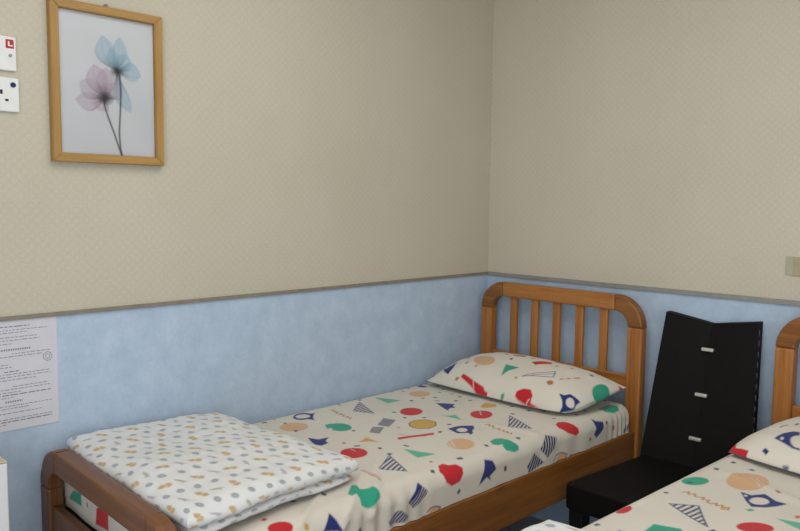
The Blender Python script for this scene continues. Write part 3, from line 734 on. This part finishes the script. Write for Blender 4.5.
def make_duvet(loc, rz, layers, label, seed, group):
    Ps, Qs, Us, Vs, o = [], [], [], [], 0
    for k, L in enumerate(layers):
        P, q, u, v = puff(*L[:7], seed+10*k, tilt=L[7], skew=L[7] is not None)
        Ps.append(P); Qs.append(q+o); Us.append(u+.021*k); Vs.append(v); o += len(P)
    P, q, u, v = np.concatenate(Ps), np.concatenate(Qs), np.concatenate(Us), np.concatenate(Vs)
    me = bpy.data.meshes.new('folded_duvet'); build(me, P, q)
    pr = Print(u, v, (.68,.69,.70), .004)
    small_print(pr, u.min()-.05, u.max()+.05, v.min()-.05, v.max()+.05, seed)
    pr.store(me)
    ob = link('folded_duvet', me, m_duvet, None, True); ob.location = loc; ob.rotation_euler = (0, 0, rz)
    return tag(ob, label, 'duvet', group)

sag1 = lambda X, Y: -.016*np.clip((Y+1.62)/.28, 0, 1)**2-.012*np.clip((.2-X)/.2, 0, 1)*np.clip((Y+1.75)/.3, 0, 1)
make_duvet((.035, -.046, 0), RZ1, [
    (.025, .686, -1.822, -1.315, .640, .676, .642, sag1), (.015, .692, -1.832, -1.300, .662, .719, .645, sag1)],
    'folded white duvet with small tan and grey figures at the foot of the corner bed', 41, 'folded duvets')
make_duvet(B2, RZ2, [
    (.05, .70, -1.72, -1.30, .663, .695, .664, None), (.04, .70, -1.72, -1.29, .678, .724, .668, None)],
    'folded white duvet on the right bed, only its corner showing at the bottom edge', 53, 'folded duvets')

# ------------------------------------------------------------------ black chair against the back wall
ch = empty('side_chair', (1.03, -.4, 0))
tag(ch, 'black high-backed padded chair with three metal bars on its back, between the two beds', 'chair')
ch_o = Vector((1.03, -.4, 0))
def cp(x, y, z): return (x-1.03, y+.4, z)
bm = bmesh.new()
ZS = .477
lowq = [cp(.822,-.622,ZS-.09), cp(1.215,-.622,ZS-.085), cp(1.232,-.165,ZS-.085), cp(.866,-.165,ZS-.085)]
upq = [cp(.822,-.622,ZS), cp(1.215,-.622,ZS), cp(1.232,-.165,ZS), cp(.866,-.165,ZS)]
hexa('seat', lowq, upq, m_black, ch, .014, 4)
# the back: two flat halves meeting in a shallow crease, leaning towards the wall
def back_mesh():
    nz = 24; bm = bmesh.new(); rows = []
    for face in (0, 1):
        for k in range(nz+1):
            f = k/nz; z = .40+(.975-.40)*f
            y = -.205+(.165)*((z-.46)/(.97-.46))
            xl = .862+(.860-.862)*f; xr = 1.244+(1.184-1.244)*f; xc = 1.046-.024*f
            row = []
            for t in np.linspace(0, 1, 13):
                x = xl+(xc-xl)*t*2 if t < .5 else xc+(xr-xc)*(t-.5)*2
                dz = -.026*f**6*(1-abs(2*t-1)) + (-.002*f**6)
                dy = .010*(1-abs(2*t-1))
                row.append(cp(x, y+dy+(.034 if face else 0), z+dz))
            rows.append([bm.verts.new(p) for p in row])
    h = nz+1
    for o in (0, h):
        for a, b in zip(rows[o:o+h], rows[o+1:o+h]):
            for i in range(12):
                bm.faces.new((a[i], a[i+1], b[i+1], b[i]))
    for i in range(12):
        bm.faces.new((rows[0][i], rows[0][i+1], rows[h][i+1], rows[h][i]))
        bm.faces.new((rows[h-1][i], rows[h-1][i+1], rows[2*h-1][i+1], rows[2*h-1][i]))
    for a, b, c, d in zip(rows[:h], rows[1:h], rows[h:], rows[h+1:]):
        bm.faces.new((a[0], b[0], d[0], c[0])); bm.faces.new((a[12], b[12], d[12], c[12]))
    bmesh.ops.recalc_face_normals(bm, faces=bm.faces)
    return bm
bk = from_bm('backrest', back_mesh(), m_black, ch)
bm = bmesh.new()
for k in range(13):
    z = .52+k*.034; y = -.205+.165*((z-.46)/.51)
    f = (z-.40)/.575; x = 1.244-.060*f
    y0 = y+.006
    add_box(bm, x-1.03-.001, x-1.03+.001, y0+.4, y0+.4+.003, z, z+.019)
from_bm('stitching', bm, m_stitch, bk)
for (z, x, rot) in ((.861, 1.029, .0), (.710, 1.034, 0), (.567, 1.040, 0)):
    bm = bmesh.new(); y = -.205+.165*((z-.46)/.51)
    add_box(bm, x-.0205-1.03, x+.0205-1.03, y+.4-.001, y+.4+.012, z-.006, z+.006, .003, 3)
    from_bm('metal_bar', bm, m_silver, bk)
for x0, x1, y0, y1 in ((.834, .884, -.614, -.564), (1.158, 1.208, -.614, -.564), (.876, .922, -.222, -.176), (1.176, 1.222, -.222, -.176)):
    hexa('leg', [cp(x0+.006, y0+.006, 0), cp(x1-.006, y0+.006, 0), cp(x1-.006, y1-.006, 0), cp(x0+.006, y1-.006, 0)],
         [cp(x0, y0, ZS-.08), cp(x1, y0, ZS-.08), cp(x1, y1, ZS-.08), cp(x0, y1, ZS-.08)], m_blackleg, ch, .003)

# ------------------------------------------------------------------ things on the left wall
# framed flower print; y runs along the wall
fr = empty('framed_picture', (0, -1.7205, 1.672))
tag(fr, 'light oak framed print of a mauve and a blue flower hanging on the left wall', 'picture')
HW, HH, FW, FD = .1575, .2135, .0235, .022
for s in (-1, 1):
    bm = bmesh.new()
    a = HW-FW
    pts = [(s*HW, -HH), (s*HW, HH), (s*a, HH-FW), (s*a, -HH+FW)]
    v = [[bm.verts.new((x, p[0], p[1])) for p in pts] for x in (.001, FD)]
    bm.faces.new(v[0]); bm.faces.new(v[1][::-1])
    for i in range(4): bm.faces.new((v[0][i], v[1][i], v[1][(i+1) % 4], v[0][(i+1) % 4]))
    bmesh.ops.recalc_face_normals(bm, faces=bm.faces)
    bmesh.ops.bevel(bm, geom=[e for e in bm.edges if all(q.co.x > .02 for q in e.verts)], offset=.002, segments=2, affect='EDGES')
    from_bm('frame_side', bm, m_frame, fr)
    bm = bmesh.new()
    b = HH-FW
    pts = [(-HW, s*HH), (HW, s*HH), (HW-FW, s*b), (-HW+FW, s*b)]
    v = [[bm.verts.new((x, p[0], p[1])) for p in pts] for x in (.001, FD)]
    bm.faces.new(v[0]); bm.faces.new(v[1][::-1])
    for i in range(4): bm.faces.new((v[0][i], v[1][i], v[1][(i+1) % 4], v[0][(i+1) % 4]))
    bmesh.ops.recalc_face_normals(bm, faces=bm.faces)
    bmesh.ops.bevel(bm, geom=[e for e in bm.edges if all(q.co.x > .02 for q in e.verts)], offset=.002, segments=2, affect='EDGES')
    from_bm('frame_bar', bm, m_frame_y, fr)
def art_sheet():
    hw, hh = HW-FW+.003, HH-FW+.003
    ny, nz = 150, 210
    Y, Z = [q.ravel() for q in np.meshgrid(np.linspace(-hw, hw, ny), np.linspace(-hh, hh, nz), indexing='ij')]
    me = grid_mesh('flower_print', np.stack([np.full_like(Y, .008), Y, Z], 1), ny, nz, None)
    pr = Print(Y, Z, (.80,.82,.85), .004)
    def petal(base, tip, w, c0, c1, al, bend=0):
        """translucent petal: darker at the base, veined"""
        b, t = np.array(base), np.array(tip); D = t-b; Lg = np.hypot(*D); d = D/Lg; nrm = np.array([-d[1], d[0]])
        x = (Y-b[0])*d[0]+(Z-b[1])*d[1]; yy = (Y-b[0])*nrm[0]+(Z-b[1])*nrm[1]
        f = np.clip(x/Lg, 0, 1); yy = yy-bend*np.sin(f*PI)*Lg
        half = w*np.power(np.clip(np.sin(PI*np.clip(f, 0, 1)**1.25), 0, 1), .95)
        dd = np.where((x < 0) | (x > Lg), 1e3, np.abs(yy)-half)
        a = np.clip(.5-dd/.004, 0, 1)
        vein = .5+.5*np.sin(yy/np.maximum(half, .002)*9)
        dark = np.clip(1-f*1.9, 0, 1)
        rimf = np.clip(1+dd/.006, 0, 1)
        al2 = (a*(al+.14*vein+.35*dark+.12*rimf))[:, None].clip(0, 1)
        c = np.array(c1)*(1-dark[:, None])+np.array(c0)*dark[:, None]
        pr.c[:] = pr.c*(1-al2)+c*al2
    bl0, bl1 = (.08,.12,.18), (.34,.56,.70)
    mv0, mv1 = (.08,.06,.08), (.56,.43,.54)
    B = PT((342, 212)); M_ = PT((308, 290))
    for tip, w, bd in (((297,106),.029,.10), ((350,112),.021,-.04), ((374,162),.024,-.10), ((322,140),.016,.0), ((418,226),.026,.10), ((386,332),.021,-.1)):
        petal(B, PT(tip), w, bl0, bl1, .42, bd)
    for tip, w, bd in (((272,190),.032,.05), ((220,294),.026,.08), ((232,240),.030,0), ((310,200),.028,0), ((347,248),.026,-.08), ((286,324),.020,.1)):
        petal(M_, PT(tip), w, mv0, mv1, .42, bd)
    for c, r_ in ((B, .010), (M_, .012)):
        for k, (al, q) in enumerate(((.35, 1.5), (.5, 1.0), (.7, .55))):
            pr.ell(c, (c[0]+r_*q*1.3, c[1]), (c[0], c[1]+r_*q), (.05,.045,.055), al)
    stem = (.055,.045,.05)
    pr.line([PT(p) for p in ((342,205), (351,225), (354,270), (352,330), (349,390), (352,430), (357,458))], .0042, stem)
    pr.line([PT(p) for p in ((303,290), (305,312), (316,345), (334,392), (346,428), (357,458))], .0042, stem)
    pr.store(me)
    return link('flower_print', me, m_art, fr)
def PT(p):
    """a spot on the print, measured across and up its sheet"""
    # corners of the sheet in the survey sketch: (168,28) (455,78) (460,462) (180,450)
    a, b, c, d = (168,28), (455,78), (460,462), (180,450)
    u = v = .5
    for _ in range(12):
        X = (1-u)*(1-v)*a[0]+u*(1-v)*b[0]+u*v*c[0]+(1-u)*v*d[0]-p[0]
        Y = (1-u)*(1-v)*a[1]+u*(1-v)*b[1]+u*v*c[1]+(1-u)*v*d[1]-p[1]
        xu = (1-v)*(b[0]-a[0])+v*(c[0]-d[0]); xv = (1-u)*(d[0]-a[0])+u*(c[0]-b[0])
        yu = (1-v)*(b[1]-a[1])+v*(c[1]-d[1]); yv = (1-u)*(d[1]-a[1])+u*(c[1]-b[1])
        q = xu*yv-xv*yu
        u -= (X*yv-Y*xv)/q; v -= (Y*xu-X*yu)/q
    return ((2*u-1)*(HW-FW), (1-2*v)*(HH-FW))
art_sheet()
hw, hh = HW-FW+.002, HH-FW+.002
box('glass_pane', .0105, .0125, -hw, hw, -hh, hh, m_pane, fr)
bm = bmesh.new()
add_box(bm, .001, .006, -.005, .005, HH-.004, HH+.010, .001); tube(bm, [(.001,0,HH+.008), (.012,0,HH+.008)], .003)
from_bm('hanger', bm, m_grey, fr)

# switch and socket plates (86 mm square)
def plate(name, y1, z0, label, cat):
    r = empty(name, (0, y1-.043, z0+.043)); tag(r, label, cat)
    box('faceplate', 0, .009, -.043, .043, -.043, .043, m_white, r, .003, 3)
    return r
p1 = plate('wall_switch', -1.957, 1.682, 'white wall plate with a small red marker, above the socket at the left edge', 'switch')
box('rocker', .008, .0115, -.026, -.006, -.004, .024, m_white, p1, .0015)
box('rocker_mark', .0114, .012, -.019, -.009, .000, .020, m_dark, p1)
rd = box('red_marker', .008, .0105, .018, .037, .013, .035, m_red, p1, .001)
bm = bmesh.new(); add_box(bm, .0104, .0110, .023, .034, .018, .021); add_box(bm, .0104, .0110, .023, .0265, .021, .030); from_bm('marker_symbol', bm, m_white, rd)
bm = bmesh.new(); tube(bm, [(.008,.028,-.005), (.0105,.028,-.005)], .0042, 14); from_bm('indicator', bm, m_grey, p1)
p2 = plate('power_socket', -1.953, 1.579, 'white wall socket with a dark blue round button, below the switch plate', 'socket')
bm = bmesh.new(); tube(bm, [(.008,.028,.025), (.0115,.028,.025)], .0065, 16); from_bm('button', bm, m_navy, p2)
bm = bmesh.new(); add_box(bm, .0086, .0094, -.003, .003, .000, .011); from_bm('pin_hole', bm, m_dark, p2)
for yy in (-.0125, .0125):
    bm = bmesh.new(); add_box(bm, .0086, .0094, yy-.004, yy+.004, -.017, -.0115); from_bm('pin_hole', bm, m_dark, p2)

# printed notice (A4) below the rail
def notice():
    r = random.Random(8)
    root = empty('printed_notice', (0, -1.98, .895)); tag(root, 'white sheet of printed house notices stuck to the blue wall at the left edge', 'notice')
    bm = bmesh.new()
    add_box(bm, .0004, .0018, -.105, .105, -.147, .147)
    paper = from_bm('paper', bm, m_paper, root)
    bm = bmesh.new()
    def word(y0, y1, z, h, mi=0):
        q = [bm.verts.new((.0021, a, b)) for a, b in ((y0, z), (y1, z), (y1, z+h), (y0, z+h))]
        f = bm.faces.new(q); f.material_index = mi
    def row(z, y0, y1, h=.0026, w=(.006, .02), gap=.0025, mi=0):
        y = y0
        while y < y1:
            e = min(y1, y+r.uniform(*w)); word(y, e, z, h, mi); y = e+gap
    # headings spaced letter by letter, paragraphs as packed lines
    rows = [(.128, -.09, .035, 'b'), (.119, -.09, .082, 'n'), (.112, -.09, .03, 'n'), (.100, -.09, .055, 'n'), (.092, -.09, .06, 'n'), (.083, -.09, -.01, 'n'),
            (.066, -.07, .036, 'h'), (.056, -.01, .085, 'n'), (.049, -.09, .066, 'n'), (.042, -.09, -.045, 'n'), (.035, -.09, -.05, 'n'), (.028, -.09, -.02, 'n'), (.021, -.09, -.01, 'n'),
            (.009, -.03, .008, 'b'), (.002, -.09, .082, 'n'), (-.005, -.09, .085, 'n'), (-.013, -.09, .05, 'n'), (-.020, -.09, -.06, 'n'), (-.031, -.01, .078, 'n'), (-.038, -.09, .082, 'n'),
            (-.046, -.09, .01, 'n'), (-.053, -.09, .085, 'b'), (-.060, -.09, -.01, 'n'), (-.072, -.03, .012, 'h'), (-.082, -.09, .086, 'n'), (-.089, -.09, .03, 'n'),
            (-.101, -.09, .06, 'n'), (-.109, -.09, -.06, 'n'), (-.117, -.09, .086, 'n'), (-.124, -.09, .086, 'b'), (-.131, -.09, -.03, 'n')]
    for z, a, b, k in rows:
        if k == 'h': row(z, a, b, .0045, (.003, .0035), .0025, 0)
        elif k == 'b': row(z, a, b, .0024, (.006, .02), .003, 0)
        else: row(z, a, b, .0019, (.004, .014), .0028, 1)
    # the little round emblem by the second paragraph
    for k in range(10):
        t0, t1 = 2*PI*k/10, 2*PI*(k+.75)/10
        for ra, rb in ((.0125, .0105), (.007, .0052)):
            q = [bm.verts.new((.0021, .079+R*math.cos(t), .039+R*math.sin(t))) for R, t in ((ra, t0), (ra, t1), (rb, t1), (rb, t0))]
            f = bm.faces.new(q); f.material_index = 0 if (k % 3) else 1
    from_bm('print', bm, [m_ink, m_ink2], paper)
notice()

# small patch of tape on the back wall
bp = empty('wall_patch', (1.29, 0, 1.165)); tag(bp, 'small greenish and tan patch of tape on the beige back wall at the right edge', 'tape')
box('tape_strip', -.047, -.022, -.0025, 0, -.030, .032, m_tape1, bp, .0008)
box('tape_piece', -.024, .05, -.0035, 0, -.032, .031, m_tape2, bp, .0008)

# white cabinet at the left edge
cb = empty('bedside_cabinet', (.175, -2.321, 0)); tag(cb, 'white cabinet at the bottom left edge of the photo, against the blue wall', 'cabinet')
box('carcass', -.165, .105, -.225, .225, 0, .764, m_cabinet, cb, .003)
dr = box('door', .106, .125, -.222, .224, .03, .763, m_cabinet, cb, .003)
bm = bmesh.new(); tube(bm, [(.125,-.17,.45), (.143,-.17,.45), (.143,-.17,.56), (.125,-.17,.56)], .004); from_bm('handle', bm, m_silver, dr)
box('top_board', -.166, .124, -.2255, .2245, .764, .768, m_cabinet_top, cb, .002)

# ------------------------------------------------------------------ light
def area(name, loc, size, sy, power, col, target):
    l = bpy.data.lights.new(name, 'AREA'); l.shape = 'RECTANGLE'; l.size = size; l.size_y = sy; l.energy = power; l.color = col
    o = bpy.data.objects.new(name, l); C.objects.link(o); o.location = loc
    o.rotation_euler = (Vector(target)-Vector(loc)).to_track_quat('-Z', 'Y').to_euler()
    return o
area('ceiling_light', (1.4, -1.6, ZC-.04), 1.6, 1.2, 19, (1, .97, .92), (1.4, -1.6, 0))
area('front_fill', (1.9, YF+.06, 1.15), 2.4, 2.1, 51, (.95, .975, 1), (1.3, 0, .9))  # added soft fill from behind the camera; no window is modelled
area('side_fill', (XR-.05, -1.7, 1.05), 2.2, 1.9, 18, (.97, .98, 1), (0, -1.2, 1.1))  # added unseen fill from the right, evens out the left wall
w = bpy.data.worlds.new('world'); bpy.context.scene.world = w; w.use_nodes = True
w.node_tree.nodes['Background'].inputs[0].default_value = (.8, .9, 1, 1); w.node_tree.nodes['Background'].inputs[1].default_value = .3
sc = bpy.context.scene
sc.view_settings.view_transform = 'Standard'; sc.view_settings.look = 'None'
sc.view_settings.exposure = 0; sc.view_settings.gamma = 1
sc.cycles.use_denoising = True
sc.cycles.max_bounces = 8
